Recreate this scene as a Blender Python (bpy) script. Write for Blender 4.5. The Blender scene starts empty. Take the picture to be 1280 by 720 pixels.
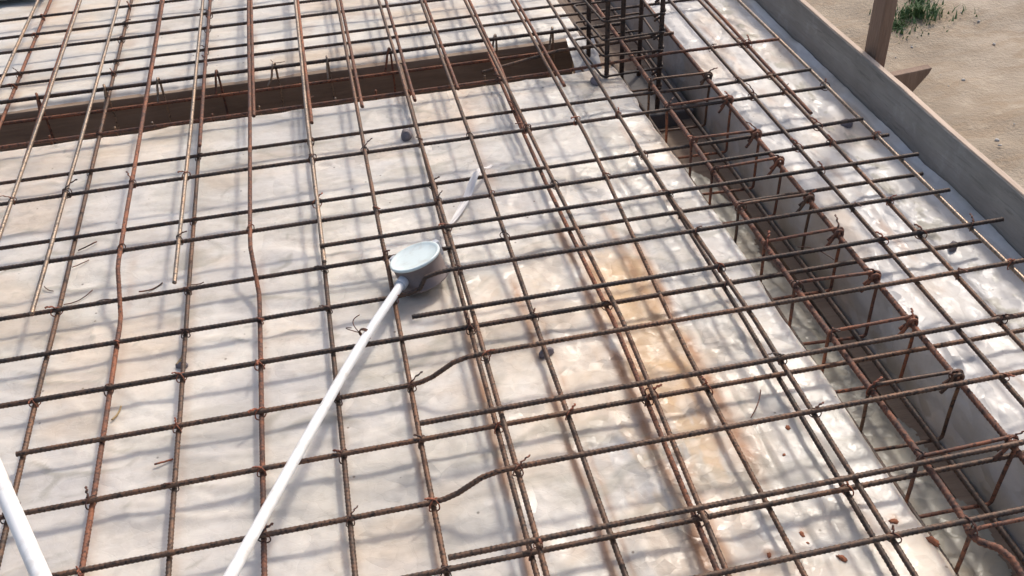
import bpy, bmesh, math, random
import numpy as np
from mathutils import Vector, Matrix, Euler

random.seed(7); RNG = np.random.default_rng(7)
scene = bpy.context.scene
COL = scene.collection
CAM_Z = 1.435
F_PX = 1245.64
ROT = np.array([[0.97747792, -0.20669139, -0.04260975],
                [0.16063103, 0.59773127, 0.78543936],
                [-0.13687437, -0.77459408, 0.61747017]])

# ------------------------------------------------------------------ survey helpers
def at(px, py, z):
    """the point of the plane at height z that the surveyed camera saw at this pixel"""
    d = np.array([(px-640)/F_PX, -(py-360)/F_PX, -1.0]) @ ROT
    t = (z-CAM_Z)/d[2]
    return (d[0]*t, d[1]*t, z)
def at_y(px, py, y):
    d = np.array([(px-640)/F_PX, -(py-360)/F_PX, -1.0]) @ ROT
    t = y/d[1]
    return (d[0]*t, y, CAM_Z+d[2]*t)

# ------------------------------------------------------------------ noise (numpy)
def vnoise(x, y, seed):
    x = np.asarray(x, float); y = np.asarray(y, float)
    t = np.random.default_rng(seed).random((256, 256))
    xi = np.floor(x).astype(int); yi = np.floor(y).astype(int)
    fx = x-xi; fy = y-yi
    fx = fx*fx*fx*(fx*(fx*6-15)+10); fy = fy*fy*fy*(fy*(fy*6-15)+10)
    a = t[xi % 256, yi % 256]; b = t[(xi+1) % 256, yi % 256]
    c = t[xi % 256, (yi+1) % 256]; d = t[(xi+1) % 256, (yi+1) % 256]
    return (a*(1-fx)+b*fx)*(1-fy)+(c*(1-fx)+d*fx)*fy
def fbm(x, y, seed, octv=4):
    s = 0; a = .5
    for k in range(octv):
        s = s+a*vnoise(x*2**k+17.3*k, y*2**k+9.1*k, seed+k); a *= .5
    return s/(1-.5**octv)
def ridged(x, y, seed, octv=3, sharp=2.0):
    s = 0; a = .5
    for k in range(octv):
        n = 1-np.abs(2*vnoise(x*2**k+5.7*k, y*2**k+3.3*k, seed+k)-1)
        s = s+a*n**sharp; a *= .5
    return s/(1-.5**octv)
def facet(x, y, seed):
    """piecewise flat height: random triangles with sharp creases between them"""
    x = np.asarray(x, float); y = np.asarray(y, float)
    t = np.random.default_rng(seed).random((256, 256))
    xi = np.floor(x).astype(int); yi = np.floor(y).astype(int); fx = x-xi; fy = y-yi
    a = t[xi % 256, yi % 256]; b = t[(xi+1) % 256, yi % 256]; c = t[xi % 256, (yi+1) % 256]; d = t[(xi+1) % 256, (yi+1) % 256]
    up = a+(b-a)*fx+(d-b)*fy; lo = a+(d-c)*fx+(c-a)*fy
    flip = ((xi*7+yi*13) % 3) == 0
    u2 = a+(b-a)*fx+(c-a)*fy; l2 = d+(c-d)*(1-fx)+(b-d)*(1-fy)
    return np.where(flip, np.where(fx+fy < 1, u2, l2), np.where(fx > fy, up, lo))
def crumple(X, Y, sx, sy, ang, seed):
    c, s_ = math.cos(ang), math.sin(ang); U_ = X*c+Y*s_; V_ = -X*s_+Y*c
    U_ = U_*sx+(fbm(X*7, Y*7, seed+1, 3)-.5)*2.4; V_ = V_*sy+(fbm(X*7, Y*7, seed+2, 3)-.5)*2.4
    return facet(U_, V_, seed)+.45*facet(U_*2.3+7, V_*2.1+3, seed+3)-.72
def sstep(a, b, v):
    t = np.clip((v-a)/(b-a), 0, 1); return t*t*(3-2*t)

# ------------------------------------------------------------------ object helpers
def link(o, parent=None):
    COL.objects.link(o)
    if parent is not None: o.parent = parent
    return o
def tag(o, label=None, cat=None, group=None, kind=None):
    if label: o['label'] = label
    if cat: o['category'] = cat
    if group: o['group'] = group
    if kind: o['kind'] = kind
    return o
def empty(name, loc, label, cat, group=None, rot=(0, 0, 0)):
    o = bpy.data.objects.new(name, None); o.location = loc; o.rotation_euler = rot
    o.empty_display_size = .05
    link(o); return tag(o, label, cat, group)
def obj(name, me, mat, parent=None):
    o = bpy.data.objects.new(name, me)
    if mat is not None and not me.materials: me.materials.append(mat)
    return link(o, parent)
def mesh_np(name, V, Fq, smooth=True):
    """V (n,3), Fq list of quad arrays (m,4) or polygons"""
    me = bpy.data.meshes.new(name)
    V = np.asarray(V, np.float32)
    if isinstance(Fq, np.ndarray):
        m, k = Fq.shape
        me.vertices.add(len(V)); me.vertices.foreach_set('co', V.ravel())
        me.loops.add(m*k); me.loops.foreach_set('vertex_index', Fq.astype(np.int32).ravel())
        me.polygons.add(m); me.polygons.foreach_set('loop_start', np.arange(0, m*k, k, dtype=np.int32))
        me.update(calc_edges=True); me.validate()
    else:
        me.from_pydata(V.tolist(), [], [list(f) for f in Fq]); me.update()
    if smooth: me.polygons.foreach_set('use_smooth', np.ones(len(me.polygons), bool))
    return me
def bm_mesh(name, bm, smooth=False):
    bmesh.ops.recalc_face_normals(bm, faces=bm.faces[:])
    me = bpy.data.meshes.new(name); bm.to_mesh(me); bm.free()
    if smooth: me.polygons.foreach_set('use_smooth', np.ones(len(me.polygons), bool))
    return me
def box_bm(x0, y0, z0, x1, y1, z1, bev=.002, bm=None):
    b = bmesh.new()
    r = bmesh.ops.create_cube(b, size=1)
    for v in b.verts:
        v.co = Vector(((x0+x1)/2+v.co.x*(x1-x0), (y0+y1)/2+v.co.y*(y1-y0), (z0+z1)/2+v.co.z*(z1-z0)))
    if bev: bmesh.ops.bevel(b, geom=b.edges[:], offset=bev, segments=2, affect='EDGES', profile=.5)
    return b
def resample(P, step):
    P = np.asarray(P, float)
    seg = np.linalg.norm(np.diff(P, axis=0), axis=1); s = np.r_[0, np.cumsum(seg)]
    n = max(2, int(round(s[-1]/step))+1)
    t = np.linspace(0, s[-1], n)
    return np.stack([np.interp(t, s, P[:, k]) for k in range(3)], 1), t
def smooth_path(P, rounds=2):
    """Chaikin corner cutting, ends kept"""
    P = [np.array(p, float) for p in P]
    for _ in range(rounds):
        Q = [P[0]]
        for a, b in zip(P[:-1], P[1:]): Q += [a*.75+b*.25, a*.25+b*.75]
        Q.append(P[-1]); P = Q
    return np.array(P)
def frames(P):
    T = np.gradient(P, axis=0); T /= np.linalg.norm(T, axis=1)[:, None]+1e-12
    N = np.zeros_like(P)
    n = np.cross(T[0], [0, 0, 1.0])
    if np.linalg.norm(n) < 1e-3: n = np.cross(T[0], [1.0, 0, 0])
    n /= np.linalg.norm(n); N[0] = n
    for i in range(1, len(P)):
        n = n-T[i]*np.dot(n, T[i]); n /= np.linalg.norm(n)+1e-12; N[i] = n
    return T, N, np.cross(T, N)
def tube_arrays(P, r, sides=8, s=None, rib=0, pitch=.008, phase=0, twist=1.0):
    T, N, B = frames(P)
    th = np.arange(sides)*2*math.pi/sides
    if s is None: s = np.r_[0, np.cumsum(np.linalg.norm(np.diff(P, axis=0), axis=1))]
    rr = np.full((len(P), sides), r, float) if np.isscalar(r) else np.repeat(np.asarray(r)[:, None], sides, 1)
    if rib:
        ph = 2*math.pi*(s[:, None]/pitch)+twist*np.cos(th+phase)[None, :]*2.2+phase
        rr = rr+rib*np.clip(np.sin(ph), -.15, 1)
        rr = rr+rib*.7*np.exp(-((np.sin((th-phase)))**2)/.03)[None, :]     # the two long seams
    V = P[:, None, :]+rr[..., None]*(np.cos(th)[None, :, None]*N[:, None, :]+np.sin(th)[None, :, None]*B[:, None, :])
    n = len(P); V = V.reshape(-1, 3)
    i = np.arange(n-1)[:, None]*sides; j = np.arange(sides)[None, :]; j2 = (j+1) % sides
    Fq = np.stack([i+j, i+j2, i+sides+j2, i+sides+j], -1).reshape(-1, 4)
    # end caps: collapse a centre vertex into degenerate-free quads with pairs
    V = np.vstack([V, P[0], P[-1]]); c0 = n*sides; c1 = c0+1; L = (n-1)*sides
    caps = []
    for k in range(0, sides, 2):
        caps.append([c0, (k+2) % sides, (k+1) % sides, k])
        caps.append([c1, L+k, L+k+1, L+(k+2) % sides])
    return V, np.vstack([Fq, np.array(caps)])
def merge(parts):
    Vs, Fs, o = [], [], 0
    for V, Fq in parts: Vs.append(V); Fs.append(Fq+o); o += len(V)
    return np.vstack(Vs), np.vstack(Fs)
def tube_mesh(name, paths, r, sides=8, step=.004):
    parts = []
    for P in paths:
        Q, s = resample(P, step); parts.append(tube_arrays(Q, r, sides, s))
    return mesh_np(name, *merge(parts))

# ------------------------------------------------------------------ materials
class NT:
    def __init__(self, name):
        self.m = bpy.data.materials.new(name); self.m.use_nodes = True
        self.t = self.m.node_tree; self.b = self.t.nodes['Principled BSDF']
    def n(self, typ, **kw):
        nd = self.t.nodes.new(typ)
        for k, v in kw.items():
            if k.startswith('i_'): nd.inputs[k[2:].replace('_', ' ')].default_value = v
            else: setattr(nd, k, v)
        return nd
    def l(self, a, b): self.t.links.new(a, b)
    def noise(self, vec, scale, detail=4, rough=.55, dist=0):
        nd = self.n('ShaderNodeTexNoise'); nd.inputs['Scale'].default_value = scale
        nd.inputs['Detail'].default_value = detail; nd.inputs['Roughness'].default_value = rough
        nd.inputs['Distortion'].default_value = dist
        self.l(vec, nd.inputs['Vector']); return nd.outputs['Fac']
    def ramp(self, fac, stops):
        nd = self.n('ShaderNodeValToRGB'); cr = nd.color_ramp
        while len(cr.elements) < len(stops): cr.elements.new(.5)
        for e, (p, c) in zip(cr.elements, stops): e.position = p; e.color = (*c, 1) if len(c) == 3 else c
        self.l(fac, nd.inputs['Fac']); return nd.outputs['Color']
    def mix(self, fac, a, b, typ='MIX'):
        nd = self.n('ShaderNodeMix', data_type='RGBA', blend_type=typ)
        if isinstance(fac, (int, float)): nd.inputs[0].default_value = fac
        else: self.l(fac, nd.inputs[0])
        for s, v in ((nd.inputs[6], a), (nd.inputs[7], b)):
            if isinstance(v, tuple): s.default_value = (*v, 1)
            else: self.l(v, s)
        return nd.outputs[2]
    def math(self, op, a, b=None, clamp=False):
        nd = self.n('ShaderNodeMath', operation=op, use_clamp=clamp)
        for s, v in zip(nd.inputs, (a, b)):
            if v is None: continue
            if isinstance(v, (int, float)): s.default_value = v
            else: self.l(v, s)
        return nd.outputs[0]
    def obj(self): return self.n('ShaderNodeTexCoord').outputs['Object']
    def pos(self): return self.n('ShaderNodeNewGeometry').outputs['Position']
    def scaled(self, vec, s):
        nd = self.n('ShaderNodeMapping'); nd.inputs['Scale'].default_value = s
        self.l(vec, nd.inputs['Vector']); return nd.outputs['Vector']
    def bump(self, h, strength=.3, dist=.01):
        nd = self.n('ShaderNodeBump'); nd.inputs['Strength'].default_value = strength
        nd.inputs['Distance'].default_value = dist; self.l(h, nd.inputs['Height'])
        self.l(nd.outputs['Normal'], self.b.inputs['Normal'])
    def set(self, col=None, rough=None, metal=None, spec=None):
        for key, v in (('Base Color', col), ('Roughness', rough), ('Metallic', metal), ('Specular IOR Level', spec)):
            if v is None: continue
            if isinstance(v, tuple): self.b.inputs[key].default_value = (*v, 1)
            elif isinstance(v, (int, float)): self.b.inputs[key].default_value = v
            else: self.l(v, self.b.inputs[key])
        return self.m

def rebar_mat(name, dark, mid, rust, bias, metal=.35, rough=(.45, .75)):
    k = NT(name); p = k.pos()
    rnd = k.n('ShaderNodeObjectInfo').outputs['Random']
    a = k.noise(p, 9, 5, .6); b = k.noise(p, 55, 4, .6)
    v = k.math('ADD', a, k.math('MULTIPLY', k.math('SUBTRACT', rnd, .5), .22))
    v = k.math('ADD', v, bias)
    c = k.ramp(v, [(.34, dark), (.5, mid), (.66, rust)])
    c2 = k.mix(k.ramp(b, [(.4, (0, 0, 0)), (.68, (1, 1, 1))]), c, tuple(x*1.5 for x in rust))
    c2 = k.mix(.5, c, c2)
    c3 = k.mix(k.ramp(k.noise(p, 150, 3, .6), [(.36, (1, 1, 1)), (.5, (0, 0, 0))]), c2, tuple(x*.55 for x in dark))
    rr = k.n('ShaderNodeMapRange'); k.l(b, rr.inputs[0]); rr.inputs[3].default_value = rough[0]; rr.inputs[4].default_value = rough[1]
    k.bump(k.noise(p, 400, 3, .7), .35, .001)
    return k.set(c3, rr.outputs[0], metal)
M = {}
M['bar_dark'] = rebar_mat('bar_dark', (.036, .026, .022), (.058, .040, .030), (.105, .056, .034), -.05)
M['bar_brown'] = rebar_mat('bar_brown', (.058, .038, .028), (.098, .062, .042), (.165, .082, .045), -.01)
M['bar_rust'] = rebar_mat('bar_rust', (.078, .040, .029), (.14, .066, .042), (.26, .095, .045), .0, .15, (.6, .9))
M['bar_pale'] = rebar_mat('bar_pale', (.15, .115, .09), (.26, .21, .165), (.30, .20, .13), -.02, .55, (.32, .55))
M['wire'] = rebar_mat('wire', (.04, .028, .024), (.075, .04, .028), (.18, .06, .03), 0, .2)
M['wire_rust'] = rebar_mat('wire_rust', (.10, .035, .02), (.22, .065, .03), (.30, .09, .04), .05, .1)

def sheet_mat(name, cream, grey, dust, streak, rough0, rough1, bump, sss=.5, coat=.16, fam=.55, fst=(1.1, .6, 1)):
    k = NT(name); p = k.pos()
    at_ = k.n('ShaderNodeAttribute', attribute_name='stain'); sp = k.n('ShaderNodeSeparateColor')
    k.l(at_.outputs['Color'], sp.inputs[0])
    n1 = k.noise(p, 2.6, 5, .6, .4); n2 = k.noise(k.scaled(p, streak), 6, 5, .62, .6); n3 = k.noise(p, 38, 4, .65)
    c = k.mix(k.ramp(n1, [(.40, (0, 0, 0)), (.60, (1, 1, 1))]), cream, grey)
    c = k.mix(k.math('MULTIPLY', k.ramp(n2, [(.5, (0, 0, 0)), (.74, (1, 1, 1))]), .6), c, dust)
    c = k.mix(k.math('MULTIPLY', k.ramp(n3, [(.5, (0, 0, 0)), (.8, (1, 1, 1))]), .35), c, tuple(x*.72 for x in dust))
    # grit: fine dark specks
    vo = k.n('ShaderNodeTexVoronoi'); vo.inputs['Scale'].default_value = 24; k.l(p, vo.inputs['Vector'])
    spk = k.ramp(vo.outputs['Distance'], [(.045, (1, 1, 1)), (.085, (0, 0, 0))])
    spr = k.n('ShaderNodeSeparateColor'); k.l(vo.outputs['Color'], spr.inputs[0])
    spk = k.math('MULTIPLY', spk, k.math('GREATER_THAN', spr.outputs[0], .62))
    c = k.mix(k.math('MULTIPLY', spk, .75), c, (.10, .07, .05))
    # rust washed off the bars (rust), pale orange wash, cement dirt plus painted fold shade
    c = k.mix(k.math('MULTIPLY', sp.outputs[1], .85, True), c, (.57, .36, .17))
    c = k.mix(k.math('MULTIPLY', sp.outputs[0], .9, True), c, (.34, .15, .055))
    c = k.mix(k.math('MULTIPLY', sp.outputs[2], .85, True), c, (.27, .245, .185))
    rr = k.n('ShaderNodeMapRange'); k.l(n2, rr.inputs[0]); rr.inputs[1].default_value = .3; rr.inputs[2].default_value = .7
    rr.inputs[3].default_value = rough0; rr.inputs[4].default_value = rough1
    rg_ = k.n('ShaderNodeTexNoise', noise_type='RIDGED_MULTIFRACTAL'); rg_.inputs['Scale'].default_value = 6.5; rg_.inputs['Detail'].default_value = 5
    rg_.inputs['Distortion'].default_value = .9; k.l(k.scaled(p, streak), rg_.inputs['Vector'])
    hh = k.math('ADD', k.math('MULTIPLY', k.noise(k.scaled(p, (.8, 1.2, 1)), 30, 4, .6, 1.0), .4), k.math('MULTIPLY', rg_.outputs['Fac'], .6))
    k.bump(hh, bump*.75, .006)
    cb = k.n('ShaderNodeBump'); cb.inputs['Strength'].default_value = min(1, bump*1.9); cb.inputs['Distance'].default_value = .006
    fine_ = k.n('ShaderNodeTexNoise', noise_type='RIDGED_MULTIFRACTAL'); fine_.inputs['Scale'].default_value = 17; fine_.inputs['Detail'].default_value = 4
    fine_.inputs['Distortion'].default_value = 1.4; k.l(k.scaled(p, (1.1, .8, 1)), fine_.inputs['Vector'])
    k.l(k.math('ADD', hh, k.math('MULTIPLY', fine_.outputs['Fac'], .35)), cb.inputs['Height']); k.l(cb.outputs['Normal'], k.b.inputs['Coat Normal'])
    # crumpled film: every facet a flat patch with its own tilt
    def facets(scale, stretch, warp):
        nz = k.n('ShaderNodeTexNoise'); nz.inputs['Scale'].default_value = 9; nz.inputs['Detail'].default_value = 3; k.l(p, nz.inputs['Vector'])
        ad = k.n('ShaderNodeVectorMath', operation='MULTIPLY_ADD'); k.l(nz.outputs['Color'], ad.inputs[0]); ad.inputs[1].default_value = (warp,)*3; k.l(k.scaled(p, stretch), ad.inputs[2])
        vo_ = k.n('ShaderNodeTexVoronoi'); vo_.inputs['Scale'].default_value = scale; k.l(ad.outputs[0], vo_.inputs['Vector'])
        d_ = k.n('ShaderNodeVectorMath', operation='SUBTRACT'); k.l(ad.outputs[0], d_.inputs[0]); k.l(vo_.outputs['Position'], d_.inputs[1])
        c_ = k.n('ShaderNodeVectorMath', operation='SUBTRACT'); k.l(vo_.outputs['Color'], c_.inputs[0]); c_.inputs[1].default_value = (.5, .5, .5)
        dt = k.n('ShaderNodeVectorMath', operation='DOT_PRODUCT'); k.l(d_.outputs[0], dt.inputs[0]); k.l(c_.outputs[0], dt.inputs[1]); return dt.outputs['Value']
    fh = k.math('ADD', facets(11, fst, .07), k.math('MULTIPLY', facets(36, fst, .04), .8))
    fh = k.math('MULTIPLY', fh, k.ramp(k.noise(p, 3.1, 3, .6), [(.38, (.05, .05, .05)), (.62, (1, 1, 1))]))
    sx3 = k.n('ShaderNodeSeparateXYZ'); k.l(p, sx3.inputs[0]); mr = k.n('ShaderNodeMapRange'); k.l(sx3.outputs[0], mr.inputs[0])
    mr.inputs[1].default_value = -.25; mr.inputs[2].default_value = .55; mr.inputs[3].default_value = .28; mr.inputs[4].default_value = 1.0
    fh = k.math('MULTIPLY', fh, mr.outputs[0])
    fb = k.n('ShaderNodeBump'); fb.inputs['Strength'].default_value = fam; fb.inputs['Distance'].default_value = 1.0
    k.l(fh, fb.inputs['Height']); old = k.b.inputs['Normal'].links[0].from_socket; k.l(old, fb.inputs['Normal']); k.l(fb.outputs['Normal'], k.b.inputs['Normal'])
    fb2 = k.n('ShaderNodeBump'); fb2.inputs['Strength'].default_value = min(1, fam*1.2); fb2.inputs['Distance'].default_value = 1.0
    k.l(fh, fb2.inputs['Height']); k.l(cb.outputs['Normal'], fb2.inputs['Normal']); k.l(fb2.outputs['Normal'], k.b.inputs['Coat Normal'])
    k.b.inputs['Coat Weight'].default_value = coat; k.b.inputs['Coat Roughness'].default_value = .19
    k.b.inputs['Subsurface Weight'].default_value = sss; k.b.inputs['Subsurface Radius'].default_value = (1.0, .8, .65); k.b.inputs['Subsurface Scale'].default_value = .02
    return k.set(c, rr.outputs[0], 0, .5)
M['sheet'] = sheet_mat('sheet', (.695, .637, .553), (.56, .518, .47), (.44, .38, .31), (.55, 1.6, 1), .4, .65, .55, fst=(.75, 1.0, 1))
M['sheet_far'] = sheet_mat('sheet_far', (.68, .63, .545), (.60, .555, .495), (.51, .44, .36), (.35, 2.2, 1), .45, .7, .4, .15, .08, .5, (.45, 1.3, 1))
M['sheet_side'] = sheet_mat('sheet_side', (.62, .585, .54), (.51, .485, .46), (.50, .45, .39), (1.6, .5, 1), .42, .62, .5, .15, .14, .45, (1.2, .6, 1))

def wood_mat(name, a, b, c_, grain=(1, 14, 14), rough=.75, scale=3, splash=0):
    k = NT(name); p = k.scaled(k.obj(), grain)
    g = k.noise(p, scale, 6, .65, .8); f = k.noise(k.scaled(k.obj(), grain), scale*6, 3, .6)
    big = k.noise(k.pos(), 4, 4, .6)
    col = k.ramp(g, [(.3, a), (.55, b), (.75, c_)])
    col = k.mix(k.math('MULTIPLY', k.ramp(big, [(.42, (0, 0, 0)), (.7, (1, 1, 1))]), .55), col, tuple(x*.6 for x in a))
    col = k.mix(k.math('MULTIPLY', k.ramp(f, [(.5, (0, 0, 0)), (.8, (1, 1, 1))]), .4), col, c_)
    if splash:
        sp_ = k.ramp(k.noise(k.pos(), 6, 6, .7), [(.56, (0, 0, 0)), (.64, (1, 1, 1))])
        col = k.mix(k.math('MULTIPLY', sp_, splash), col, (.42, .40, .365))
        kn = k.ramp(k.noise(k.scaled(k.obj(), (14, .9, 14)), 5, 5, .7, 1.5), [(.56, (0, 0, 0)), (.66, (1, 1, 1))]); col = k.mix(k.math('MULTIPLY', kn, .5), col, (.10, .085, .07))
    k.bump(k.math('ADD', g, f), .5, .003)
    return k.set(col, rough)
M['wood_brown'] = wood_mat('wood_brown', (.20, .135, .09), (.27, .19, .13), (.34, .25, .175), (1, 9, 9))
M['wood_grey'] = wood_mat('wood_grey', (.25, .225, .19), (.30, .27, .235), (.35, .32, .28), (9, .8, 9), splash=.35)
M['wood_tan'] = wood_mat('wood_tan', (.21, .125, .08), (.28, .175, .115), (.36, .24, .165), (9, 9, 1))
M['wood_cut'] = wood_mat('wood_cut', (.46, .33, .24), (.58, .44, .33), (.66, .52, .40), (12, 1, 12))
M['ply'] = wood_mat('ply', (.20, .14, .09), (.28, .20, .13), (.34, .26, .18), (1, 9, 9))

def plastic(name, col, dirt, rough=.38, sc=14, amt=.5):
    k = NT(name); p = k.pos()
    n = k.noise(p, sc, 5, .65, .5)
    c = k.mix(k.math('MULTIPLY', k.ramp(n, [(.5, (0, 0, 0)), (.75, (1, 1, 1))]), amt), col, dirt)
    k.bump(k.noise(p, 60, 3), .06, .002)
    return k.set(c, rough, 0, .5)
M['pvc'] = plastic('pvc', (.76, .745, .72), (.50, .44, .37), .38, 26, .75)
M['pvc_lid'] = plastic('pvc_lid', (.66, .73, .70), (.50, .49, .42), .36, 34, .75)
M['pvc_box'] = plastic('pvc_box', (.20, .155, .14), (.13, .09, .075), .5, 20, .8)
M['pvc_grey'] = plastic('pvc_grey', (.52, .52, .53), (.40, .37, .34), .45, 22, .5)
M['tape'] = plastic('tape', (.74, .70, .67), (.60, .55, .5), .5, 30, .4)
M['stone'] = plastic('stone', (.17, .145, .15), (.28, .25, .25), .9, 60, .8)
M['stone_pale'] = plastic('stone_pale', (.45, .41, .37), (.30, .26, .22), .9, 60, .7)
M['stone_grey'] = plastic('stone_grey', (.12, .11, .105), (.07, .065, .06), .9, 30, .8)
M['rust_clod'] = plastic('rust_clod', (.26, .09, .04), (.14, .045, .025), .9, 90, .8)
M['chip'] = plastic('chip', (.36, .25, .12), (.20, .13, .06), .8, 80, .7)

k = NT('soil'); p = k.pos()
n1 = k.noise(p, .55, 6, .62, .5); n2 = k.noise(p, 5, 6, .7); n3 = k.noise(k.scaled(p, (1, 3.2, 1)), 1.2, 5, .65, 1.0)
c = k.ramp(n1, [(.32, (.22, .172, .122)), (.5, (.34, .27, .195)), (.68, (.46, .375, .285))])
c = k.mix(k.math('MULTIPLY', k.ramp(n3, [(.46, (0, 0, 0)), (.62, (1, 1, 1))]), .7), c, (.29, .21, .135))
c = k.mix(k.math('MULTIPLY', k.ramp(n2, [(.55, (0, 0, 0)), (.8, (1, 1, 1))]), .5), c, (.62, .52, .39))
k.bump(k.math('ADD', n2, k.noise(p, 30, 4, .7)), .55, .05)
M['soil'] = k.set(c, .95)
k = NT('grass_green'); c = k.ramp(k.n('ShaderNodeObjectInfo').outputs['Random'], [(0, (.13, .20, .07)), (1, (.17, .24, .09))])
c2 = k.mix(k.noise(k.pos(), 14, 3), c, (.08, .13, .04))
M['grass'] = k.set(c2, .7)

# ------------------------------------------------------------------ bars
R_BAR, RIB = .0050, .00075
BARS = []
def wobble(P, amp, seed):
    s = np.r_[0, np.cumsum(np.linalg.norm(np.diff(P, axis=0), axis=1))]
    w = (fbm(s*1.6, s*0+seed*3.1, seed, 3)-.5)*2*amp
    v = (fbm(s*1.9+40, s*0+seed*1.7, seed+50, 3)-.5)*2*amp*.5
    T = np.gradient(P, axis=0); T /= np.linalg.norm(T, axis=1)[:, None]
    side = np.stack([-T[:, 1], T[:, 0], T[:, 2]*0], 1)
    return P+side*w[:, None]+np.array([0, 0, 1])*v[:, None]
def bar(path, label, mat='bar_dark', cat='rebar', group=None, r=R_BAR, name='reinforcing_bar', fine=True, amp=.0022, smooth=0):
    P = smooth_path(path, smooth) if smooth else np.array(path, float)
    o0 = P[0].copy()
    seed = len(BARS)+3
    Q, s = resample(P, .0022 if fine else .0035)
    Q = wobble(Q, amp, seed)
    V, Fq = tube_arrays(Q-o0, r, 8, s, RIB*(r/R_BAR), .0085 if fine else .010, random.random()*6)
    o = obj(name, mesh_np(name, V, Fq), M[mat]); o.location = o0
    tag(o, label, cat, group); BARS.append((o, Q)); return o

GA = 'bars running across the deck'
GB = 'bars running along the deck'
U = 1.4
ZB, ZA, ZT, ZTB = .028, .039, .090, .079
XR = 1.40
XL = -2.1
def topy(u, z=ZT): return u*U*(1-(z-.035)/1.4)
ACROSS = []   # (object, y(x) function data, path) used for the ties
def across(path, label, mat='bar_dark', **kw):
    o = bar(path, label, mat, 'rebar', GA, **kw); ACROSS.append((o, np.array(path, float))); return o
def flat(y, z, x0, x1, dy=0): return [(x0, y-dy, z), (x1, y+dy, z)]
def crank(y, x0, x1, z0=ZA, z1=ZT, c0=.035, c1=.185):
    return [(x0, y, z0), (c0-.02, y, z0), (c0, y, z0), (c0+.03, y, z0+.003), (c0+.055, y, z0+.012), (c1-.05, y, z1-.010), (c1-.02, y, z1-.002), (c1+.01, y, z1), (x1, y, z1)]
# beyond the brown trench
across([(-1.6,)+at(40, 22, ZA)[1:], at(40, 22, ZA), at(210, 2, ZA), (1.39, at(210, 2, ZA)[1]-.004, ZA)], 'crosswise bar farthest from the viewer, at the top of the photo', fine=False)
across(flat(3.605, ZA, XL, 1.37), 'dark crosswise bar second from the top, far side of the brown trench', fine=False)
across(flat(3.472, ZA, XL, 1.38), 'dark crosswise bar third from the top, far side of the brown trench', fine=False)
across(flat(3.287, ZA, XL, 1.37), 'dark crosswise bar fourth from the top, beyond the brown trench', fine=False)
across(flat(3.198, ZA, XL, 1.37), 'dark crosswise bar fifth from the top, next before the hooked bar', fine=False)
# near panel
across([(XL, 2.79, .034), (.70, 2.792, .034), (1.02, 2.735, .075), (1.365, 2.70, ZT)], 'rusty crosswise bar lying along the near edge of the brown trench', 'bar_rust', fine=False)
across([(XL, 2.565, ZA), (.8, 2.568, ZA), (1.1, 2.50, .07), (1.367, 2.48, ZT)], 'first crosswise bar on the white sheet below the brown trench', fine=False)
across(flat(topy(1.757, .073), .073, XL, 1.385), 'second crosswise bar below the brown trench, close under the first', fine=False)
across([(XL, 2.237, ZA), (.8, 2.237, ZA), (1.1, 2.19, .07), (1.37, 2.165, ZT)], 'third crosswise bar below the brown trench, upper of a close pair')
across(flat(topy(1.537, .073), .073, XL, 1.41), 'fourth crosswise bar below the brown trench, lower of a close pair')
across(flat(topy(1.4565), ZT, -.105, 1.415), 'crosswise bar that starts mid deck just above the round white box')
across(flat(1.942, ZA, XL, 1.43), 'crosswise bar meeting the top edge level of the round white box')
across(crank(1.788, XL, 1.40, c0=.05, c1=.17), 'crosswise bar bent upward directly in front of the round white box')
across(flat(topy(1.2225), ZT, .072, 1.45), 'crosswise bar with a cut end just below the round white box')
across(flat(1.641, ZA, XL, 1.41), 'crosswise bar passing under the conduit at its wire tie')
across(crank(1.492, -.722, 1.40), 'reddish crosswise bar kinked upward right of the conduit, upper of two kinked', 'bar_brown')
across(flat(topy(.990), ZT, .046, 1.44), 'crosswise bar with a cut end below the upper kinked bar', 'bar_brown')
across(flat(1.337, ZA, XL, 1.43), 'long straight crosswise bar between the two kinked bars', 'bar_brown')
across(crank(1.180, XL, 1.43), 'crosswise bar kinked upward at bottom centre, lower of two kinked', 'bar_brown')
across(flat(topy(.7565), ZT, .05, 1.44), 'crosswise bar with a cut end at bottom centre below the lower kink', 'bar_brown')
across(flat(1.033, ZA, XL, 1.43), 'crosswise bar leaving the bottom edge of the photo near its centre', 'bar_brown')
across(flat(topy(.659), ZT, .15, 1.43), 'crosswise bar nearest the viewer, crossing the bottom right corner', 'bar_brown')

LONG = []
def along(path, label, mat='bar_brown', **kw):
    o = bar(path, label, mat, 'rebar', GB, **kw); LONG.append((o, np.array(path, float))); return o
def bcrank(x, y0, y1, xh=None, hi=ZTB, lo=ZB, c0=1.86, c1=2.04):
    xh = x if xh is None else xh
    return [(x, y0, lo), (x, c0-.03, lo), (x, c0, lo), (x, c0+.03, lo+.004), (xh, c1-.03, hi-.004), (xh, c1, hi), (xh, c1+.05, hi), (xh, y1, hi)]
Y0, Y1 = .25, 4.5
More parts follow.
